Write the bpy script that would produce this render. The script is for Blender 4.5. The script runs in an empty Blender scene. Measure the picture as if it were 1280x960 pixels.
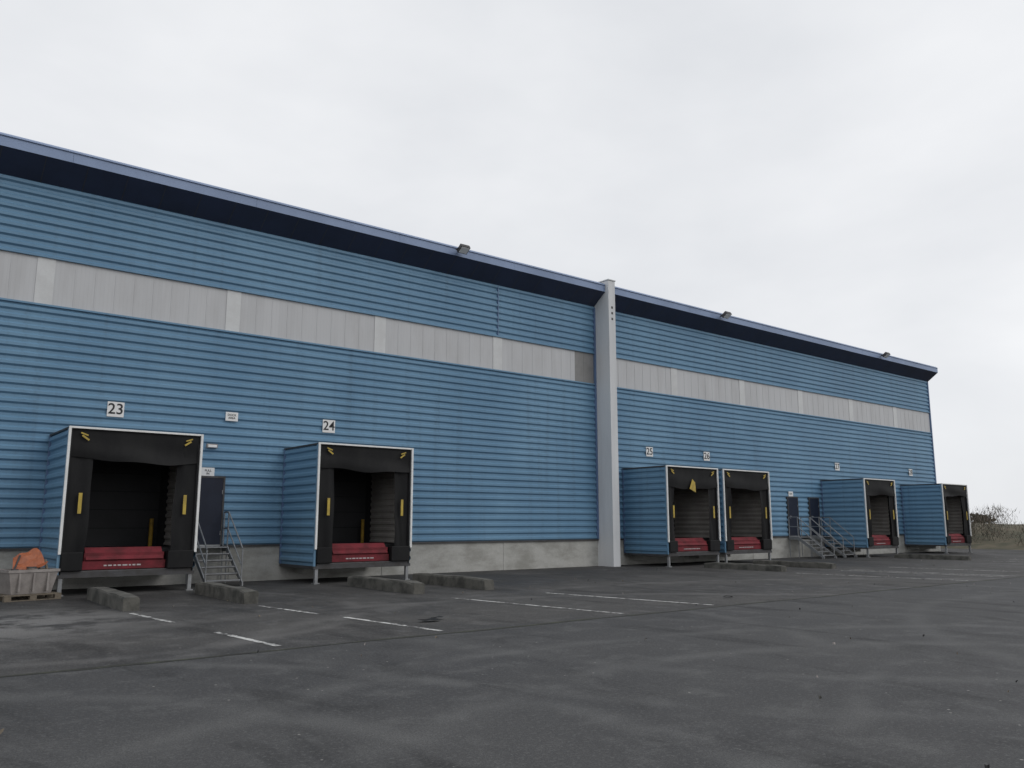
import bpy, math, random
from mathutils import Vector
R=random.Random(7)
S=bpy.context.scene
S.view_settings.view_transform='Standard'
S.view_settings.look='None'
S.view_settings.exposure=0

# ---------------------------------------------------------------- materials
def newmat(name,col,rough=0.6,metal=0.0,spec=0.5):
    m=bpy.data.materials.new(name); m.use_nodes=True
    b=m.node_tree.nodes['Principled BSDF']
    b.inputs['Base Color'].default_value=(*col,1)
    b.inputs['Roughness'].default_value=rough
    b.inputs['Metallic'].default_value=metal
    b.inputs['Specular IOR Level'].default_value=spec
    return m
class G:
    def __init__(s,m): s.t=m.node_tree; s.n=s.t.nodes; s.l=s.t.links; s.b=s.n['Principled BSDF']
    def link(s,a,b): s.l.new(a,b)
    def coord(s,scale=(1,1,1),loc=(0,0,0)):
        tc=s.n.new('ShaderNodeTexCoord'); mp=s.n.new('ShaderNodeMapping')
        mp.inputs['Scale'].default_value=scale; mp.inputs['Location'].default_value=loc
        s.link(tc.outputs['Object'],mp.inputs[0]); return mp.outputs[0]
    def noise(s,vec,scale,detail=3,rough=0.55,dist=0):
        n=s.n.new('ShaderNodeTexNoise'); n.inputs['Scale'].default_value=scale
        n.inputs['Detail'].default_value=detail; n.inputs['Roughness'].default_value=rough
        n.inputs['Distortion'].default_value=dist
        s.link(vec,n.inputs['Vector']); return n.outputs['Fac']
    def ramp(s,fac,a,b,lo=0.0,hi=1.0):
        n=s.n.new('ShaderNodeMapRange'); n.inputs['From Min'].default_value=a; n.inputs['From Max'].default_value=b
        n.inputs['To Min'].default_value=lo; n.inputs['To Max'].default_value=hi; n.interpolation_type='SMOOTHSTEP'
        s.link(fac,n.inputs['Value']); return n.outputs[0]
    def math(s,op,a,b=None):
        n=s.n.new('ShaderNodeMath'); n.operation=op
        for i,v in enumerate((a,b)):
            if v is None: continue
            if isinstance(v,(int,float)): n.inputs[i].default_value=v
            else: s.link(v,n.inputs[i])
        return n.outputs[0]
    def mix(s,fac,a,b,mode='MIX'):
        n=s.n.new('ShaderNodeMix'); n.data_type='RGBA'; n.blend_type=mode
        if isinstance(fac,(int,float)): n.inputs[0].default_value=fac
        else: s.link(fac,n.inputs[0])
        for i,v in ((6,a),(7,b)):
            if isinstance(v,tuple): n.inputs[i].default_value=(*v,1)
            else: s.link(v,n.inputs[i])
        return n.outputs[2]
    def bump(s,h,strength=0.3,dist=0.01):
        n=s.n.new('ShaderNodeBump'); n.inputs['Strength'].default_value=strength; n.inputs['Distance'].default_value=dist
        s.link(h,n.inputs['Height']); s.link(n.outputs[0],s.b.inputs['Normal'])
    def color(s,c): s.link(c,s.b.inputs['Base Color'])
def dirty(name,col,dark,rough=0.6,metal=0,scale=1.5,stretch=(1,1,1),amt=0.6,fine=30,bump=0.15,spec=0.5):
    m=newmat(name,col,rough,metal,spec); g=G(m)
    v=g.coord(stretch); n1=g.noise(v,scale,4,0.6); f=g.ramp(n1,0.35,0.7)
    c=g.mix(g.math('MULTIPLY',f,amt),col,dark)
    n2=g.noise(g.coord(),fine,2)
    c=g.mix(g.ramp(n2,0.3,0.7,0,0.25),c,dark)
    g.color(c)
    if bump: g.bump(n2,bump,0.004)
    return m

# blue cladding
BLUE=newmat('blue_cladding',(0.09,0.27,0.47),0.42,0.0,0.4); g=G(BLUE)
v=g.coord((0.25,0.25,0.15)); a=g.noise(v,1.2,3,0.6)
c=g.mix(g.ramp(a,0.3,0.7,0,1),(0.125,0.245,0.37),(0.165,0.30,0.43))
st=g.noise(g.coord((3.5,3.5,0.12)),1.0,4,0.65)
c=g.mix(g.ramp(st,0.50,0.8,0,0.45),c,(0.08,0.13,0.18))
tc=g.n.new('ShaderNodeTexCoord'); sx=g.n.new('ShaderNodeSeparateXYZ'); g.link(tc.outputs['Object'],sx.inputs[0])
cx=g.math('FLOOR',g.math('DIVIDE',g.math('ADD',sx.outputs[0],1.5),5.2)); cz=g.math('FLOOR',g.math('DIVIDE',sx.outputs[2],1.0))
wn=g.n.new('ShaderNodeTexWhiteNoise'); wn.noise_dimensions='2D'; cb=g.n.new('ShaderNodeCombineXYZ')
g.link(cx,cb.inputs[0]); g.link(cz,cb.inputs[1]); g.link(cb.outputs[0],wn.inputs['Vector'])
c=g.mix(g.math('MULTIPLY',wn.outputs[0],0.14),c,(0.07,0.16,0.26))
g.color(c); g.link(g.ramp(a,0.2,0.8,0.38,0.55),g.b.inputs['Roughness'])
NAVY=dirty('navy_soffit',(0.028,0.040,0.085),(0.018,0.025,0.05),0.6,scale=0.8,bump=0)
FASC=dirty('fascia_blue',(0.25,0.33,0.50),(0.16,0.22,0.35),0.45,scale=0.7,bump=0)
TRIM=dirty('trim_blue',(0.12,0.19,0.33),(0.08,0.12,0.2),0.45,scale=0.7,bump=0)
CONC=dirty('plinth_concrete',(0.46,0.455,0.43),(0.23,0.225,0.20),0.85,scale=0.9,stretch=(1,1,2.2),amt=0.75,bump=0.4)
PIL=dirty('pillar_concrete',(0.68,0.69,0.70),(0.48,0.49,0.50),0.75,scale=0.8,stretch=(2,2,0.3),amt=0.5,bump=0)
KERB=dirty('kerb_concrete',(0.135,0.13,0.115),(0.045,0.045,0.04),0.9,scale=3,amt=0.9,bump=0.6)
WHITE=dirty('white_frame',(0.85,0.85,0.84),(0.55,0.55,0.52),0.5,scale=2,amt=0.4,bump=0)
SIGN=newmat('sign_white',(0.78,0.78,0.77),0.5)
DULL=newmat('stencil_white',(0.45,0.42,0.42),0.7)
INK=newmat('sign_ink',(0.015,0.015,0.018),0.6)
BLACK=dirty('black_rubber',(0.007,0.007,0.008),(0.016,0.016,0.016),0.6,scale=2.5,stretch=(1,1,.4),amt=0.6,bump=0,spec=0.22)
INNER=dirty('inner_lining',(0.34,0.32,0.30),(0.17,0.16,0.15),0.7,scale=1,bump=0)
INSHADE=dirty('dock_interior_shade',(0.022,0.022,0.025),(0.012,0.012,0.012),0.6,scale=1,bump=0,spec=.3)  # dock interior parts coloured extra dark, standing in for the shade inside
RED=dirty('red_steel',(0.20,0.026,0.036),(0.075,0.016,0.018),0.65,scale=3,amt=0.85,bump=0,spec=.25)
YEL=dirty('yellow_marker',(0.55,0.40,0.06),(0.26,0.18,0.04),0.5,scale=4,amt=0.6,bump=0)
YELD=dirty('bollard_yellow',(0.36,0.22,0.03),(0.12,0.08,0.02),0.6,scale=4,amt=0.8,bump=0,spec=.2)
GALV=dirty('galvanised_steel',(0.33,0.34,0.35),(0.18,0.18,0.18),0.5,0.5,scale=5,bump=0)
GALD=dirty('dark_steel',(0.08,0.08,0.085),(0.04,0.035,0.03),0.6,0.3,scale=5,bump=0)
DOOR=dirty('navy_door',(0.016,0.022,0.040),(0.010,0.012,0.024),0.5,scale=2,bump=0,spec=.3)
WOOD=dirty('pallet_wood',(0.19,0.16,0.12),(0.10,0.08,0.06),0.85,scale=6,stretch=(1,6,6),bump=0.4)
BIN=dirty('bin_grey',(0.33,0.30,0.28),(0.18,0.16,0.15),0.65,scale=4,bump=0)
ORG=dirty('orange_plastic',(0.40,0.115,0.04),(0.2,0.06,0.03),0.5,scale=5,bump=0)
ROOF=dirty('roof_sheet',(0.20,0.21,0.22),(0.12,0.12,0.12),0.6,scale=.5,bump=0)
LINE=newmat('road_paint',(0.62,0.62,0.60),0.75); g=G(LINE)
n=g.noise(g.coord(),7,5,0.75); n2=g.noise(g.coord(),1.3,2,0.5)
n=g.math('ADD',n,g.math('MULTIPLY',g.math('SUBTRACT',n2,0.5),0.5))
c=g.mix(g.ramp(n,0.44,0.60),(0.60,0.60,0.58),(0.085,0.083,0.08)); g.color(c)
POLY=newmat('translucent_panel',(0.42,0.43,0.45),0.4,0,0.5); g=G(POLY)
tc=g.n.new('ShaderNodeTexCoord'); sx=g.n.new('ShaderNodeSeparateXYZ'); g.link(tc.outputs['Object'],sx.inputs[0])
cell=g.math('FLOOR',g.math('DIVIDE',sx.outputs[0],0.52)); wn=g.n.new('ShaderNodeTexWhiteNoise'); wn.noise_dimensions='1D'; g.link(cell,wn.inputs['W'])
c=g.mix(wn.outputs[0],(0.49,0.495,0.505),(0.525,0.53,0.54))
n=g.noise(g.coord((1.2,1,0.25)),1.3,4,0.6); c=g.mix(g.ramp(n,0.4,0.75,0,0.5),c,(0.39,0.385,0.385))
fl=g.math('ABSOLUTE',g.math('SUBTRACT',g.math('FRACT',g.math('DIVIDE',sx.outputs[0],0.104)),0.5))
c=g.mix(g.ramp(fl,0.38,0.5,0,0.15),c,(0.32,0.32,0.33))
g.color(c)
POLY2=dirty('translucent_joint',(0.62,0.63,0.63),(0.50,0.50,0.50),0.4,scale=1.5,bump=0)
POLYD=dirty('dark_panel_section',(0.25,0.245,0.24),(0.17,0.17,0.165),0.5,scale=1.5,bump=0)

# asphalt
def asphalt(name,c1,c2,light,rings,apron=False):
    m=newmat(name,c1,0.85,0,0.35); g=G(m)
    p=g.coord()
    big=g.noise(p,0.22,5,0.62,0.4); c=g.mix(g.ramp(big,0.38,0.62),c1,c2)
    mid=g.noise(p,1.6,5,0.7,0.3); c=g.mix(g.ramp(mid,0.48,0.70,0,0.55),c,light)
    dk=g.noise(g.coord((1,0.35,1),(7,3,0)),0.9,4,0.65,0.6); c=g.mix(g.ramp(dk,0.52,0.66,0,0.75),c,tuple(x*0.5 for x in c1))
    tc=g.n.new('ShaderNodeTexCoord'); brk=g.ramp(g.noise(p,0.7,3,0.6),0.33,0.6)
    wob=g.math('MULTIPLY',g.math('SUBTRACT',g.noise(p,0.25,2),0.5),1.2)
    for (x,y,r,w,s) in rings:
        vm=g.n.new('ShaderNodeVectorMath'); vm.operation='DISTANCE'; g.link(tc.outputs['Object'],vm.inputs[0]); vm.inputs[1].default_value=(x,y,0)
        d=g.math('ABSOLUTE',g.math('ADD',g.math('SUBTRACT',vm.outputs['Value'],r),wob))
        f=g.math('MULTIPLY',g.ramp(d,0.0,w,s,0),brk)
        c=g.mix(f,c,light)
    if apron:
        vm=g.n.new('ShaderNodeVectorMath'); vm.operation='DISTANCE'; g.link(tc.outputs['Object'],vm.inputs[0]); vm.inputs[1].default_value=(1.6,-7.4,0)
        f=g.math('MULTIPLY',g.ramp(vm.outputs['Value'],1.5,4.6,1,0),g.ramp(g.noise(p,1.1,5,0.7),0.38,0.56,0,0.9))
        c=g.mix(f,c,(0.27,0.265,0.255))
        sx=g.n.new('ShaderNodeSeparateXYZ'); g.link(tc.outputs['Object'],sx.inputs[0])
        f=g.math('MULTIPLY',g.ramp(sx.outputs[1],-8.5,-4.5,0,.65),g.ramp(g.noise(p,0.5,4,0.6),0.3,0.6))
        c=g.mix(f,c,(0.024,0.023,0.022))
    fine=g.noise(p,70,2,0.7); c=g.mix(g.ramp(fine,0.35,0.65,0.0,0.6),c,tuple(x*0.4 for x in c1))
    fine2=g.noise(p,24,3,0.7); c=g.mix(g.ramp(fine2,0.48,0.75,0,0.55),c,light)
    vo=g.n.new('ShaderNodeTexVoronoi'); vo.inputs['Scale'].default_value=3.2; g.link(p,vo.inputs['Vector'])
    c=g.mix(g.ramp(vo.outputs['Distance'],0.03,0.055,0.75,0),c,(0.34,0.33,0.31))
    g.color(c)
    g.bump(fine,0.6,0.008)
    g.link(g.ramp(big,0.3,0.7,0.62 if apron else 0.72,0.92),g.b.inputs['Roughness'])
    return m
rings=[(-2,-19.5,5.8,.34,.6),(-2,-19.5,7.6,.28,.5),(8,-26,8.2,.4,.55),(8,-26,10.1,.35,.5),(16,-14,9,.35,.45),(16,-14,11,.35,.4),(4,-12,9.5,.3,.45),(22,-30,12,.4,.4),(22,-30,14,.4,.4)]
ASP=asphalt('asphalt',(0.058,0.058,0.060),(0.082,0.082,0.083),(0.145,0.145,0.143),rings)
APR=asphalt('apron_asphalt',(0.050,0.048,0.047),(0.088,0.085,0.082),(0.18,0.175,0.17),[(3,-7,6,.3,.5),(9,-22,13,.4,.5),(16,-24,16,.5,.5)],True)
GRASS=newmat('rough_grass',(0.07,0.075,0.04),0.95); g=G(GRASS)
n=g.noise(g.coord(),0.6,5,0.7); c=g.mix(g.ramp(n,0.35,0.65),(0.055,0.055,0.03),(0.12,0.10,0.065)); g.color(c)
SEAM=dirty('seam_tar',(0.018,0.018,0.018),(0.05,0.055,0.035),0.9,scale=3,amt=0.9)

# ---------------------------------------------------------------- mesh builder
class MB:
    def __init__(s): s.v=[];s.f=[];s.m=[];s.mats=[]
    def mi(s,m):
        if m not in s.mats: s.mats.append(m)
        return s.mats.index(m)
    def quad(s,pts,m):
        b=len(s.v); s.v+=[tuple(p) for p in pts]; s.f.append(tuple(range(b,b+len(pts)))); s.m.append(s.mi(m))
    def box(s,x0,x1,y0,y1,z0,z1,m,M=None):
        b=len(s.v)
        ps=[(x,y,z) for z in (z0,z1) for x,y in ((x0,y0),(x1,y0),(x1,y1),(x0,y1))]
        if M: ps=[M(p) for p in ps]
        s.v+=ps
        for f in ((3,2,1,0),(4,5,6,7),(0,1,5,4),(1,2,6,5),(2,3,7,6),(3,0,4,7)):
            s.f.append(tuple(b+i for i in f)); s.m.append(s.mi(m))
    def tube(s,p,q,r,m,n=8):
        p=Vector(p);q=Vector(q);d=(q-p).normalized(); a=d.orthogonal().normalized(); c=d.cross(a); b=len(s.v)
        for o in (p,q):
            for i in range(n):
                t=2*math.pi*i/n; s.v.append(tuple(o+a*r*math.cos(t)+c*r*math.sin(t)))
        for i in range(n):
            j=(i+1)%n; s.f.append((b+i,b+j,b+n+j,b+n+i)); s.m.append(s.mi(m))
        s.f.append(tuple(b+i for i in reversed(range(n)))); s.m.append(s.mi(m))
        s.f.append(tuple(b+n+i for i in range(n))); s.m.append(s.mi(m))
    def prism(s,pts,ax,a0,a1,m):
        b=len(s.v);n=len(pts)
        for a in (a0,a1):
            for (u,w) in pts: s.v.append((a,u,w) if ax==0 else (u,a,w))
        for i in range(n):
            j=(i+1)%n; s.f.append((b+i,b+j,b+n+j,b+n+i)); s.m.append(s.mi(m))
        s.f.append(tuple(b+i for i in reversed(range(n)))); s.m.append(s.mi(m))
        s.f.append(tuple(b+n+i for i in range(n))); s.m.append(s.mi(m))
    def obj(s,name,parent=None,bevel=0,smooth=False,fix=True):
        me=bpy.data.meshes.new(name); me.from_pydata(s.v,[],s.f)
        for m in s.mats: me.materials.append(m)
        me.polygons.foreach_set('material_index',s.m)
        if smooth: me.polygons.foreach_set('use_smooth',[True]*len(s.f))
        me.update()
        if fix:
            import bmesh
            bm=bmesh.new(); bm.from_mesh(me); bmesh.ops.recalc_face_normals(bm,faces=bm.faces); bm.to_mesh(me); bm.free()
        o=bpy.data.objects.new(name,me); S.collection.objects.link(o)
        if parent: o.parent=parent
        if bevel:
            bv=o.modifiers.new('b','BEVEL'); bv.width=bevel; bv.segments=2; bv.limit_method='ANGLE'
        return o
def empty(name):
    o=bpy.data.objects.new(name,None); S.collection.objects.link(o); return o

def corr(mb,base,along,out,L,z0,z1,m,pitch=0.25,depth=0.055,outer=.075,slope=.05):
    base=Vector(base);al=Vector(along);ou=Vector(out)
    prof=[]; k=math.floor(z0/pitch)
    while k*pitch<z1:
        zb=k*pitch
        for dz,d in ((0,0),(pitch-outer-2*slope,0),(pitch-outer-slope,depth),(pitch-slope,depth)):
            prof.append((zb+dz,d))
        k+=1
    prof.append((k*pitch,0))
    out2=[]
    for i in range(len(prof)-1):
        (za,da),(zb,db)=prof[i],prof[i+1]
        if zb<=z0 or za>=z1: continue
        def at(z): return da+(db-da)*(z-za)/(zb-za)
        a=max(za,z0); b=min(zb,z1); out2.append(((a,at(a)),(b,at(b))))
    for (a,da),(b,db) in out2:
        mb.quad([base+ou*da+Vector((0,0,a)),base+al*L+ou*da+Vector((0,0,a)),base+al*L+ou*db+Vector((0,0,b)),base+ou*db+Vector((0,0,b))],m)

# ---------------------------------------------------------------- ground
def sheet(name,x0,x1,y0,y1,z,m,parent=None):
    mb=MB(); mb.quad([(x0,y0,z),(x1,y0,z),(x1,y1,z),(x0,y1,z)],m); return mb.obj(name,parent,fix=False)
sheet('ground',-1500,2500,-1500,2500,-0.012,GRASS)
sheet('asphalt_yard',-70,61.5,-75,-13.8,0.0,ASP)
sheet('asphalt_apron',-70,61.5,-13.8,3,0.0,APR)
mb=MB(); xs=[-70+i*0.35 for i in range(376)]
pr=None
for x in xs:
    yc=-13.8+0.03*math.sin(x*1.3)+R.uniform(-.02,.02); w=R.uniform(.02,.075)
    cur=((x,yc-w,0.004),(x,yc+w,0.004))
    if pr: mb.quad([pr[0],cur[0],cur[1],pr[1]],SEAM)
    pr=cur
mb.obj('asphalt_seam',fix=False)
docks=[(4.2,7.35),(10.8,13.95),(26.1,29.35),(29.8,33.1),(41.6,44.75),(50.45,53.7)]
mb=MB()
def line(x0,y0,x1,y1,w=.055):
    n=24; pv=None
    for i in range(n+1):
        a=i/n; xa,ya=x0+(x1-x0)*a,y0+(y1-y0)*a; q=R.uniform(.7,1.05)*w; k=R.uniform(.7,1.05)*w
        cur=((xa-q,ya,.004),(xa+k,ya,.004))
        if pv: mb.quad([pv[0],cur[0],cur[1],pv[1]],LINE)
        pv=cur
for a in [(4.58,-7.5,4.75,-9.6),(4.87,-11.4,5.03,-13.5),(7.1,-7.6,7.35,-9.9),(7.48,-10.7,7.76,-13.5),(11.35,-8.6,11.95,-13.5),(14.0,-8.9,14.7,-13.5)]: line(*a)
for x in (26.7,29.6,30.3,33.2,42.1,44.9,50.9,53.6): line(x-.3,-8,x+.3,-13.5)
mb.obj('bay_markings',fix=False)

# ---------------------------------------------------------------- warehouse
W=empty('warehouse')
XL,XR=-22.0,55.1
PX0,PX1=24.57,24.97
mb=MB()
for (a,b) in ((XL,PX0),(PX1,XR)):
    corr(mb,(a,0,0),(1,0,0),(0,-1,0),b-a,1.08,7.54,BLUE)
    corr(mb,(a,0,0),(1,0,0),(0,-1,0),b-a,8.92,10.98,BLUE)
corr(mb,(XR,0,0),(0,1,0),(1,0,0),60,1.08,11.4,BLUE)
mb.obj('wall_cladding',W,fix=False)
mb=MB()
mb.box(19.27,19.30,-.068,-.002,8.96,10.94,TRIM)
mb.box(XR-.02,XR+.08,-.08,0.02,1.08,10.95,TRIM)
for (a,b) in ((XL,PX0-.003),(PX1+.003,XR-.03)):
    mb.box(a,b,-.075,-.005,1.03,1.085,GALD)
    mb.box(a,b,-.07,-.005,7.535,7.585,BLUE)
    mb.box(a,b,-.07,-.005,8.885,8.93,BLUE)
mb.obj('cladding_trim',W)
mb=MB(); x=XL
while x<XR:
    x1=min(x+5.2,XR)
    mb.box(x+.006,x1-.006,-.012+R.uniform(-.004,.004),.3,-.2,1.03,CONC); x=x1
mb.box(XL,XR,.02,.25,-.2,1.02,GALD)
mb.box(XR-.25,XR+.01,.31,60,-.2,1.06,CONC)
mb.obj('plinth_wall',W,bevel=.006)
mb=MB()
mb.box(XL,XR-.05,.12,60,-.2,11.3,GALD); mb.obj('inner_shell',W)
mb=MB(); x=XL
def band(a,b,m):
    mb.quad([(a,-.0,7.585),(b,-.0,7.585),(b,-.0,8.885),(a,-.0,8.885)],m)
    x=a+.52
    while x<b-.2:
        mb.box(x-.01,x+.01,-.007,-.001,7.585,8.885,m); x+=.52
posts=[-1.5+5.2*i for i in range(-3,12)]
mb.box(XL,XR,.03,.1,7.5,9.0,POLYD)
prev=XL
for p in posts:
    if p>XR: break
    if abs(p-24.5)<.2:
        band(prev,23.4,POLY); band(23.4,24.55,POLYD); prev=PX1; continue
    band(prev,p-.22,POLY); mb.box(p-.22,p+.22,-.02,.01,7.585,8.885,POLY2); prev=p+.22
band(prev,XR-.02,POLY)
mb.obj('translucent_band',W,fix=True)
mb=MB()
for (a,b) in ((XL,PX0-.003),(PX1+.003,XR+.18)):
    x=a
    while x<b:
        x2=min(x+5.2,b)
        mb.box(x+.003,x2-.003,-.705,-.695,11.5,11.80,FASC)
        x=x2
    mb.box(a,b,-.69,-.60,11.51,11.84,NAVY)
    mb.prism([(-.74,11.78),(-.74,11.80),(-.60,11.90),(-.60,11.80)],0,a,b,FASC)
    mb.quad([(a,-.705,11.497),(b,-.705,11.497),(b,-.003,10.97),(a,-.003,10.97)],NAVY)
    x=a+.4
    while x<b-.1:
        mb.quad([(x-.01,-.70,11.489),(x+.01,-.70,11.489),(x+.01,-.01,10.968),(x-.01,-.01,10.968)],GALD); x+=1.04
mb.prism([(-.699,11.5),(-.003,10.97),(-.003,11.85),(-.699,11.80)],0,XR+.10,XR+.185,FASC)
mb.quad([(XL,-.6,11.87),(XR+.18,-.6,11.87),(XR+.18,60,12.9),(XL,60,12.9)],ROOF)
mb.obj('roof_eaves',W)
mb=MB(); mb.box(PX0,PX1,-.9,.3,-.1,11.98,PIL); mb.box(PX0-.03,PX1+.03,-.93,.3,11.98,12.03,PIL)
mb.obj('firewall_pillar',W,bevel=.012)
mb=MB()
for z in (10.75,10.5,10.25): mb.box(PX0+.15,PX0+.25,-.905,-.9,z,z+.1,GALD)
mb.box(PX0-.08,PX0-.005,-.1,-.005,1.1,10.9,TRIM)
mb.obj('pillar_plate',W)

def door(x0,x1):
    mb=MB(); z0,z1=1.08,3.05
    mb.box(x0-.06,x0,-.10,.02,z0,z1+.06,GALD); mb.box(x1,x1+.06,-.10,.02,z0,z1+.06,GALD)
    mb.box(x0,x1,-.10,.02,z1,z1+.06,GALD)
    mb.box(x0,x1,-.085,.02,z0,z1,DOOR)
    mb.box(x0+.1,x0+.14,-.12,-.085,z0+.9,z0+1.05,GALV)
    mb.box(x0+.06,x0+.22,-.135,-.12,z0+1.0,z0+1.03,GALV)
    mb.box(x1-.02,x1,-.095,-.085,z0+.3,z0+.42,GALV); mb.box(x1-.02,x1,-.095,-.085,z0+1.5,z0+1.62,GALV)
    mb.box(x0,x1,-.12,.0,z0-.03,z0+.02,GALV)
    mb.obj('personnel_door',W,bevel=.004)
door(7.97,8.87); door(38.3,39.15); door(40.3,41.15)

def stairs(x0,x1,land=.45,n=5,run=.24):
    P=empty('metal_staircase'); mb=MB(); zt=1.05; rise=zt/(n+1)
    y=-.08; mb.box(x0,x1,y-land,y,zt-.03,zt,GALV)
    ye=y-land
    for i in range(n):
        z=zt-rise*(i+1); yy=ye-run*i
        mb.box(x0+.03,x1-.03,yy-run,yy-.0,z-.025,z,GALV)
        mb.box(x0+.03,x1-.03,yy-run-.004,yy-run+.02,z-.055,z-.025,GALD)
    yb=ye-run*n
    for x in (x0,x1):
        pts=[(ye+.03,zt+.02),(ye+.03,zt-.17),(yb-.06,-.0),(yb-.1,.0),(yb-.1,.10)]
        mb.prism(pts,0,x-.018,x+.018,GALV)
        mb.box(x-.018,x+.018,ye+.03,y,zt-.14,zt+.02,GALV)
        mb.tube((x,ye+.05,0),(x,ye+.05,zt+1.0),.022,GALV)
        mb.tube((x,yb+.02,0),(x,yb+.02,1.0),.022,GALV)
        mb.tube((x,y-.05,0),(x,y-.05,zt+1.0),.022,GALV)
        for h in (1.0,.52):
            mb.tube((x,y-.05,zt+h),(x,ye+.05,zt+h),.021,GALV)
            mb.tube((x,ye+.05,zt+h),(x,yb+.02,h+.02),.021,GALV)
    mb.obj('stair_frame',P)
stairs(7.95,8.95); stairs(38.2,39.3,.6,5,.25); stairs(40.2,41.25,.6,5,.25)

# ---------------------------------------------------------------- dock shelters
def flap(x0,x1,z0,z1,y,seed,amp=.05,edge='b',edgeamp=.06,nx=14,nz=14):
    r=random.Random(seed); ph=[r.uniform(0,6) for _ in range(6)]
    mb=MB(); V=[]
    for j in range(nz+1):
        for i in range(nx+1):
            u=i/nx; w=j/nz; x=x0+(x1-x0)*u; z=z0+(z1-z0)*w
            dy=amp*(math.sin(u*7+ph[0]+w*2)*.5+math.sin(w*6+ph[1]+u*3)*.4)
            if edge=='b': f=1-w; z+=-edgeamp*f*(math.sin(u*5+ph[2])+.5*math.sin(u*13+ph[3])); dy*=f
            elif edge=='r': f=u; x+=edgeamp*f*(math.sin(w*4+ph[2])+.4*math.sin(w*11+ph[3])); dy*=f
            else: f=1-u; x-=edgeamp*f*(math.sin(w*4+ph[2])+.4*math.sin(w*11+ph[3])); dy*=f
            V.append((x,y+dy,z))
    mb.v=V; mb.mi(BLACK)
    for j in range(nz):
        for i in range(nx):
            a=j*(nx+1)+i; mb.f.append((a,a+1,a+nx+2,a+nx+1)); mb.m.append(0)
    return mb
def dock(k,x0,x1):
    P=empty('loading_dock_shelter'); yf=-2.5; zt=4.03; zb=.5
    r=random.Random(50+k)
    mb=MB()
    corr(mb,(x0,-.07,0),(0,-1,0),(-1,0,0),2.41,zb,zt-.02,BLUE,depth=.05)
    corr(mb,(x1,-.07,0),(0,-1,0),(1,0,0),2.41,zb,zt-.02,BLUE,depth=.05)
    mb.obj('side_cladding',P,fix=False)
    mb=MB()
    mb.box(x0-.045,x1+.045,yf+.02,-.03,zt-.015,zt+.03,GALD)
    mb.box(x0+.005,x0+.05,yf+.03,-.03,zb,zt-.02,INSHADE); mb.box(x1-.05,x1-.005,yf+.03,-.03,zb,zt-.02,INSHADE)
    mb.box(x0-.052,x0+.01,yf+.02,yf+.08,zb,zt-.016,BLUE)
    mb.box(x0-.056,x0-.002,-.12,-.065,zb,zt-.016,TRIM)
    mb.box(x0-.045,x1+.045,yf+.025,-.1,zb-.08,zb,GALD)
    mb.obj('housing_frame',P)
    mb=MB()
    corr(mb,(x1-.06,-.12,0),(0,-1,0),(-1,0,0),2.0,1.12,3.9,INNER,pitch=.2,depth=.035,outer=.07,slope=.03)
    z=1.1
    while z<3.9:
        mb.box(x0+.3,x1-.3,-.14,-.1,z,min(z+.48,3.98),INSHADE); z+=.5
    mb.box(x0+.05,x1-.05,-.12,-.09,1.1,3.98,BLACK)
    if k in(0,1,2): mb.box(x0+.75,x0+.97,-.15,-.14,2.2,2.45,SIGN)
    mb.obj('dock_door',P)
    mb=MB()
    mb.box(x0+.06,x1-.06,yf+.35,-.1,.98,1.09,INSHADE); 
    mb.obj('platform',P)
    mb=MB(); w=.06
    mb.box(x0-.05,x0-.05+w,yf-.04,yf+.015,.98,zt+.04,WHITE)
    mb.box(x1+.05-w,x1+.05,yf-.04,yf+.015,.98,zt+.04,WHITE)
    mb.box(x0-.05+w,x1+.05-w,yf-.04,yf+.015,zt-.01,zt+.04,WHITE)
    mb.obj('white_frame',P,bevel=.006)
    s=100+k*10; hd=r.uniform(.68,.85)
    flap(x0+.01,x1-.01,zt-hd,zt-.01,yf+.03,s,.06,'b',.045,20,8).obj('head_curtain',P,smooth=True,fix=False)
    flap(x0+.01,x0+.54,1.0,zt-.01,yf+.09,s+1,.09,'r',.035).obj('side_curtain_near',P,smooth=True,fix=False)
    flap(x1-.56,x1-.01,1.0,zt-.01,yf+.09,s+2,.09,'l',.035).obj('side_curtain_far',P,smooth=True,fix=False)
    mb=MB(); yy=yf-.035
    for cx in (x0+.33,x1-.33):
        mb.box(cx-.04,cx+.04,yy,yy+.02,1.95,2.45,YEL)
    def slash(cx,cz,dx,dz,wd):
        L=math.hypot(dx,dz); nx,nz=-dz/L*wd,dx/L*wd
        p=[(cx-dx-nx,cz-dz-nz),(cx+dx-nx,cz+dz-nz),(cx+dx+nx,cz+dz+nz),(cx-dx+nx,cz-dz+nz)]
        mb.prism(p,1,yy,yy+.015,YEL)
    for sx,cx in ((-1,x0+.34),(1,x1-.34)):
        slash(cx+sx*.03,zt-.14,.085,.03*sx,.017); slash(cx,zt-.23,.08*sx,.055,.022)
    if k==2:
        mb.prism([(x0+1.35,3.15),(x0+1.75,3.0),(x0+1.72,3.42),(x0+1.55,3.55)],1,yy-.01,yy,YEL)
    mb.obj('guide_marks',P)
    mb=MB(); a,b=x0+.55,x1-.72
    mb.box(a,b,yf+.12,yf+.34,.80,1.0,RED)
    mb.prism([(yf+.04,.84),(yf+.12,.84),(yf+.34,1.12),(yf+.30,1.13)],0,a+.03,b-.03,RED)
    mb.box(a-.03,b+.03,yf+.08,yf+.3,.60,.80,RED)
    tx=a+.45
    while tx<b-.55:
        L=r.uniform(.05,.12); mb.box(tx,min(tx+L,b-.5),yf+.072,yf+.079,.675,.71,DULL); tx+=L+.03
    mb.obj('dock_leveller',P,bevel=.008)
    mb=MB()
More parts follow.
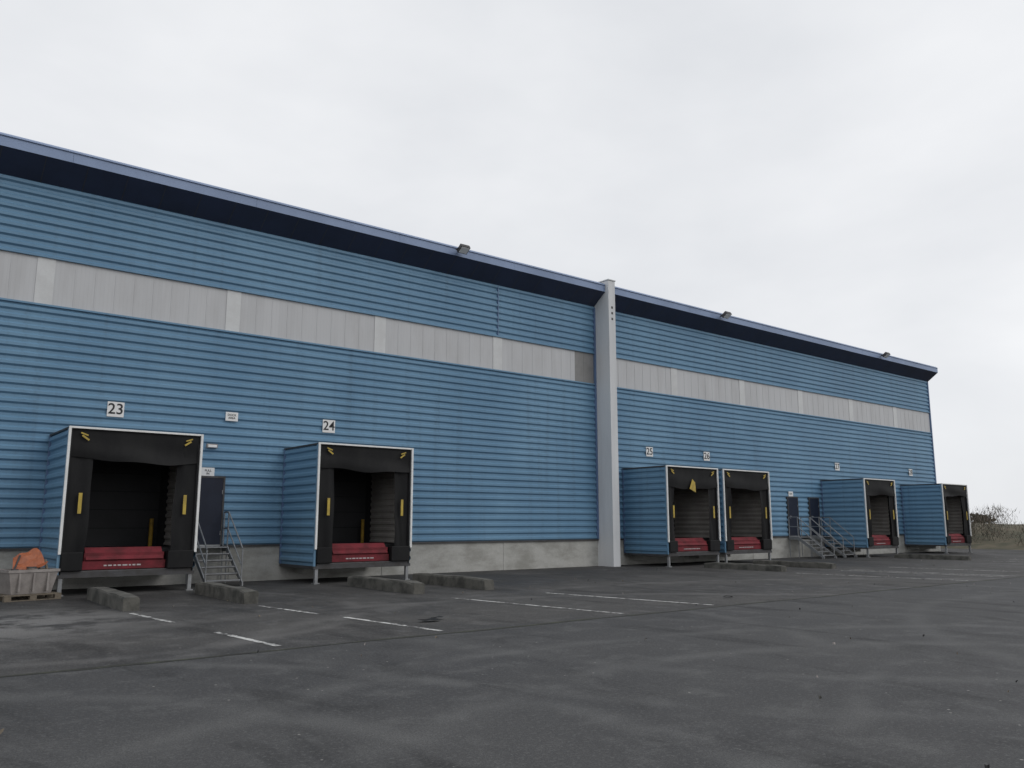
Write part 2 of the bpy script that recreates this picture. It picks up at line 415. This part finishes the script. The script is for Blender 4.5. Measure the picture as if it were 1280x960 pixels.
    mb.box(x0+.02,a-.05,yf-.05,yf+.2,.58,1.03,BLACK); mb.box(b+.05,x1-.02,yf-.05,yf+.2,.58,1.03,BLACK)
    mb.box(x0,x1,yf+.03,yf+.16,.44,.585,GALD)
    mb.obj('bumpers',P,bevel=.02)
    mb=MB()
    for x in (x0+.02,x1-.1):
        mb.box(x,x+.09,yf+.05,yf+.14,.03,.45,GALV); mb.box(x-.04,x+.13,yf+.0,yf+.19,0,.03,GALV)
    mb.box(x0+.5,x1-.5,-.6,-.02,.2,1.0,CONC)
    mb.obj('support_legs',P)
    if k<2:
        mb=MB(); mb.tube((x1-.55,-.45,1.09),(x1-.55,-.45,1.85),.055,YELD,12); mb.obj('bollard',P)
for k,(a,b) in enumerate(docks): dock(k,a,b)
# ---------------------------------------------------------------- wheel guides
def guide(x,y0=-7.1,y1=-3.6,h=.29):
    x+=R.uniform(-.06,.06); y0+=R.uniform(-.15,.15)
    mb=MB(); n=10; w=.16; sec=[(-w,0),(-w*.98,h-.04),(-w*.85,h),(w*.85,h),(w*.98,h-.04),(w,0)]
    V=[]
    for i in range(n+1):
        t=i/n
        for (a,z) in sec: V.append((x+a+R.uniform(-.009,.009)+.08*t,y0+(y1-y0)*t,max(0,z-.03*(i in (0,n))*(z>0)+(R.uniform(-.014,.008) if z else 0))))
    mb.v=V; mb.mi(KERB); m=len(sec)
    for i in range(n):
        for j in range(m-1): mb.f.append((i*m+j,i*m+j+1,(i+1)*m+j+1,(i+1)*m+j)); mb.m.append(0)
    mb.f.append(tuple(range(m))); mb.f.append(tuple(n*m+j for j in reversed(range(m)))); mb.m+=[0,0]
    mb.obj('concrete_wheel_guide')
for x in (4.65,7.15,11.3,13.5): guide(x)
for x in (26.9,30.2,42.1): guide(x,h=.22)

# ---------------------------------------------------------------- signs, lamps
def sign(x,z,w,h,txt,size,name='dock_number_sign'):
    P=empty(name); mb=MB(); y=-.07
    mb.box(x-w/2,x+w/2,y-.012,y,z-h/2,z+h/2,SIGN)
    mb.obj('panel',P)
    mb=MB(); 
    for xx in (x-w*.3,x+w*.3): mb.box(xx-.015,xx+.015,y+.0005,y+.07,z-h*.4,z+h*.4,GALV)
    mb.obj('bracket',P)
    cu=bpy.data.curves.new('digits','FONT'); cu.body=txt; cu.size=size; cu.align_x='CENTER'; cu.align_y='CENTER'; cu.extrude=.002; cu.offset=.004 if size>.2 else 0.001
    o=bpy.data.objects.new('digits',cu); S.collection.objects.link(o); o.location=(x,y-.0155,z); o.rotation_euler=(math.pi/2,0,0); o.parent=P
    cu.materials.append(INK)
for (x,t) in ((5.73,'23'),(12.25,'24'),(27.8,'25'),(31.8,'26'),(43.3,'27'),(51.8,'28')): sign(x,4.87,.44,.42,t,.42)
sign(9.02,4.93,.38,.27,'DOCK\nAREA',.09,'notice_sign'); sign(8.4,3.22,.38,.27,'PULL\nIN',.09,'notice_sign'); sign(38.6,3.25,.4,.25,'EXIT',.12,'notice_sign')
P=empty('bulkhead_lamp'); mb=MB(); mb.box(8.3,8.62,-.16,-.065,3.94,4.06,BIN); mb.box(8.33,8.59,-.18,-.16,3.95,4.03,SIGN); mb.obj('lamp_body',P,bevel=.01)
def flood(x):
    P=empty('floodlight'); mb=MB()
    mb.box(x-.03,x+.03,-1.0,-.7,11.66,11.70,GALD)
    def M(p):
        a=math.radians(-35); y,z=p[1],p[2]; return (x+p[0],-1.05+y*math.cos(a)-z*math.sin(a),11.68+y*math.sin(a)+z*math.cos(a))
    mb.box(-.2,.2,-.16,.16,-.07,.07,GALD,M); mb.box(-.17,.17,-.13,.13,-.085,-.07,SIGN,M)
    for i in range(5): mb.box(-.16+i*.075,-.14+i*.075,-.13,.13,.07,.11,GALD,M)
    mb.tube((x-.22,-1.05,11.68),(x-.22,-.85,11.68),.015,GALD); mb.tube((x+.22,-1.05,11.68),(x+.22,-.85,11.68),.015,GALD); mb.tube((x-.22,-.85,11.68),(x+.22,-.85,11.68),.015,GALD)
    mb.obj('lamp_head',P)
for x in (16.9,32.5,47.9): flood(x)

# ---------------------------------------------------------------- pallet + bin
P=empty('waste_bin_on_pallet'); cx,cy=3.5,-2.75; ang=math.radians(12)
def MR(p): 
    return (cx+p[0]*math.cos(ang)-p[1]*math.sin(ang),cy+p[0]*math.sin(ang)+p[1]*math.cos(ang),p[2])
mb=MB()
for y in (-.45,0,.45):
    mb.box(-.6,.6,y-.05,y+.05,0,.02,WOOD,MR)
    for x in (-.53,0,.53): mb.box(x-.07,x+.07,y-.05,y+.05,.02,.11,WOOD,MR)
for i in range(7): mb.box(-.6,.6,-.5+i*.15,-.4+i*.15,.112,.135,WOOD,MR)
mb.obj('pallet',P)
mb=MB(); 
b0=[(-.42,-.35),(.42,-.35),(.42,.35),(-.42,.35)]; t0=[(-.52,-.43),(.52,-.43),(.52,.43),(-.52,.43)]
def rg(pts,z): return [MR((a,b,z)) for a,b in pts]
def sc(p,k): return [(a*k,b*k) for a,b in p]
lo,hi,rim,rimo,inn,bot=rg(b0,.14),rg(t0,.62),rg(sc(t0,1.05),.62),rg(sc(t0,1.05),.68),rg(sc(t0,.97),.68),rg(sc(b0,.95),.2)
for A,B in ((lo,hi),(hi,rim),(rim,rimo),(rimo,inn),(inn,bot)):
    for i in range(4): mb.quad([A[i],A[(i+1)%4],B[(i+1)%4],B[i]],BIN)
mb.quad(lo,BIN); mb.quad(bot,BIN)
for x in (-.3,0,.3): mb.box(x-.02,x+.02,-.46,-.34,.2,.6,BIN,MR)
mb.obj('grey_bin',P)
mb=MB()
n=10
for i in range(n):
    for j in range(n):
        def q(i,j):
            u=i/n-.5;w=j/n-.5; k=1-.5*max(0,w)*2*abs(u); return MR((u*.66*k+.02,w*.5,.72+.5*max(0,w+.1)**.8-.25*(0.25-u*u)*(w<0.2)+.22*u+.02*math.sin(i*1.3+j)))
        mb.quad([q(i,j),q(i+1,j),q(i+1,j+1),q(i,j+1)],ORG)
mb.tube(MR((-.4,-.2,.5)),MR((-.1,.2,.98)),.02,GALD); mb.tube(MR((.35,-.3,.5)),MR((.42,.1,.86)),.03,WOOD)
for i in range(16):
    x,y,z=R.uniform(-.38,.38),R.uniform(-.3,.3),R.uniform(.52,.68); s=R.uniform(.05,.12)
    mb.box(x-s,x+s,y-s,y+s*.7,z-s*.5,z+s*.6,R.choice([BIN,WOOD,GALD,GALD]),MR)
mb.obj('rubbish',P,smooth=False)

# litter on the yard
mb=MB()
def scrap(x,y,s,m):
    n=7; c=[(x+math.cos(6.28*i/n)*s*R.uniform(.5,1.2),y+math.sin(6.28*i/n)*s*.6*R.uniform(.5,1.2),R.uniform(.008,.06)) for i in range(n)]
    for i in range(n): mb.quad([(x,y,.05),c[i],c[(i+1)%n]],m)
scrap(8.3,-12.3,.22,BLACK); scrap(8.6,-12.1,.14,BLACK); scrap(16.4,-12.6,.14,BLACK)
for i in range(170):
    x=R.uniform(-2,50); y=R.uniform(-23,-3); scrap(x,y,R.uniform(.012,.03),R.choice([KERB,BIN,WOOD,BLACK]))
mb.obj('litter',fix=False)

# ---------------------------------------------------------------- shrubs & verge at far end
TW=[newmat('twig_a',(0.11,0.085,0.07),.9),newmat('twig_b',(0.18,0.15,0.115),.9),newmat('twig_c',(0.06,0.055,0.04),.9),newmat('leaf_dull',(0.075,0.07,0.045),.9)]
mb=MB()
for m in TW: mb.mi(m)
def shrub(cx,cy,h,r,n):
    for i in range(n):
        a=R.uniform(0,6.28); rr=r*math.sqrt(R.random()); z=h*R.random()**.8
        x=cx+rr*math.cos(a)*(1-.3*z/h); y=cy+rr*math.sin(a)*(1-.3*z/h)
        L=R.uniform(.15,.55); w=R.uniform(.008,.03); d=Vector((R.uniform(-.6,.6),R.uniform(-.6,.6),R.uniform(.3,1))).normalized()*L
        sx,sy=R.uniform(-1,1)*w,R.uniform(-1,1)*w
        b=len(mb.v); mb.v+=[(x-sx,y-sy,z),(x+sx,y+sy,z),(x+d.x,y+d.y,z+d.z)]; mb.f.append((b,b+1,b+2))
        mb.m.append(2 if z<h*.4 and R.random()<.7 else R.choice((0,0,1,1,2,2,3)))
for i in range(420):
    y=R.uniform(-30,75); x=66+R.uniform(-2.5,5)+ (0 if y<10 else (y-10)*.1)
    shrub(x,y,R.uniform(1.6,2.7)+.35*math.sin(y*.5),R.uniform(.7,1.4),230)
mb.obj('shrub_hedge',fix=False)
mb=MB(); nx,ny=24,60; V=[]
for j in range(ny+1):
    for i in range(nx+1):
        x=61.5+i*2.2; y=-90+j*4
        t=min(1,i/5); z=t*(1.2+.35*math.sin(y*.13)+.25*math.sin(y*.31+i))*(1 if i<16 else max(0,1-(i-16)/8))
        V.append((x,y,z-.01*(i==0)))
mb.v=V; mb.mi(GRASS)
for j in range(ny):
    for i in range(nx): a=j*(nx+1)+i; mb.f.append((a,a+1,a+nx+2,a+nx+1)); mb.m.append(0)
mb.obj('earth_bank',smooth=True,fix=False)
mb=MB()
for m in TW: mb.mi(m)
for i in range(170):
    y=R.uniform(-350,420); cx=330+R.uniform(-25,25); h=R.uniform(4,6)
    for k in range(110):
        z=h*R.random()**.7; r=4.5*math.sqrt(R.random())*(1.1-.6*z/h); a=R.uniform(0,6.28); s=R.uniform(.25,.7)
        x0,y0=cx+r*math.cos(a),y+r*math.sin(a); b=len(mb.v)
        mb.v+=[(x0,y0-s,z),(x0+R.uniform(-s,s),y0+s,z+R.uniform(-s,s)),(x0,y0+R.uniform(-s,s),z+s)]; mb.f.append((b,b+1,b+2)); mb.m.append(R.choice((0,2,2,3)))
mb.obj('distant_treeline',fix=False)

# ---------------------------------------------------------------- light
w=bpy.data.worlds.new('World'); S.world=w; w.use_nodes=True; nt=w.node_tree; N=nt.nodes; L=nt.links
bg=N['Background']; bg.inputs['Strength'].default_value=0.1
sky=N.new('ShaderNodeTexSky'); sky.sky_type='NISHITA'; sky.sun_disc=False
sky.sun_elevation=math.radians(38); sky.sun_rotation=math.radians(150)
tc=N.new('ShaderNodeTexCoord'); mp=N.new('ShaderNodeMapping'); mp.inputs['Scale'].default_value=(1,1,2.2); L.new(tc.outputs['Generated'],mp.inputs[0])
n1=N.new('ShaderNodeTexNoise'); n1.inputs['Scale'].default_value=2.1; n1.inputs['Detail'].default_value=5; n1.inputs['Roughness'].default_value=.5; n1.inputs['Distortion'].default_value=.15
L.new(mp.outputs[0],n1.inputs['Vector'])
cr=N.new('ShaderNodeValToRGB'); e=cr.color_ramp.elements
e[0].position=.28; e[0].color=(.77,.79,.825,1); e[1].position=.68; e[1].color=(.97,.98,1.0,1)
L.new(n1.outputs['Fac'],cr.inputs[0])
vm=N.new('ShaderNodeVectorMath'); vm.operation='SCALE'; vm.inputs['Scale'].default_value=9.7; L.new(cr.outputs[0],vm.inputs[0])
mx=N.new('ShaderNodeMix'); mx.data_type='RGBA'; mx.inputs[0].default_value=.96
L.new(sky.outputs[0],mx.inputs[6]); L.new(vm.outputs[0],mx.inputs[7]); L.new(mx.outputs[2],bg.inputs['Color'])
sl=bpy.data.lights.new('sun','SUN'); sl.energy=.5; sl.angle=math.radians(25); sl.color=(1,.97,.93)
so=bpy.data.objects.new('sun',sl); S.collection.objects.link(so)
az=math.radians(150); el=math.radians(38)
d=Vector((math.sin(az)*math.cos(el),math.cos(az)*math.cos(el),math.sin(el)))
so.rotation_euler=(-d).to_track_quat('-Z','Y').to_euler()

# ---------------------------------------------------------------- camera
cam=bpy.data.cameras.new('camera'); cam.sensor_width=36; cam.lens=29.14; cam.clip_end=6000
co=bpy.data.objects.new('camera',cam); S.collection.objects.link(co)
co.location=(0,-25,1.7); co.rotation_euler=(math.radians(99.59),0,math.radians(-38.7))
S.camera=co
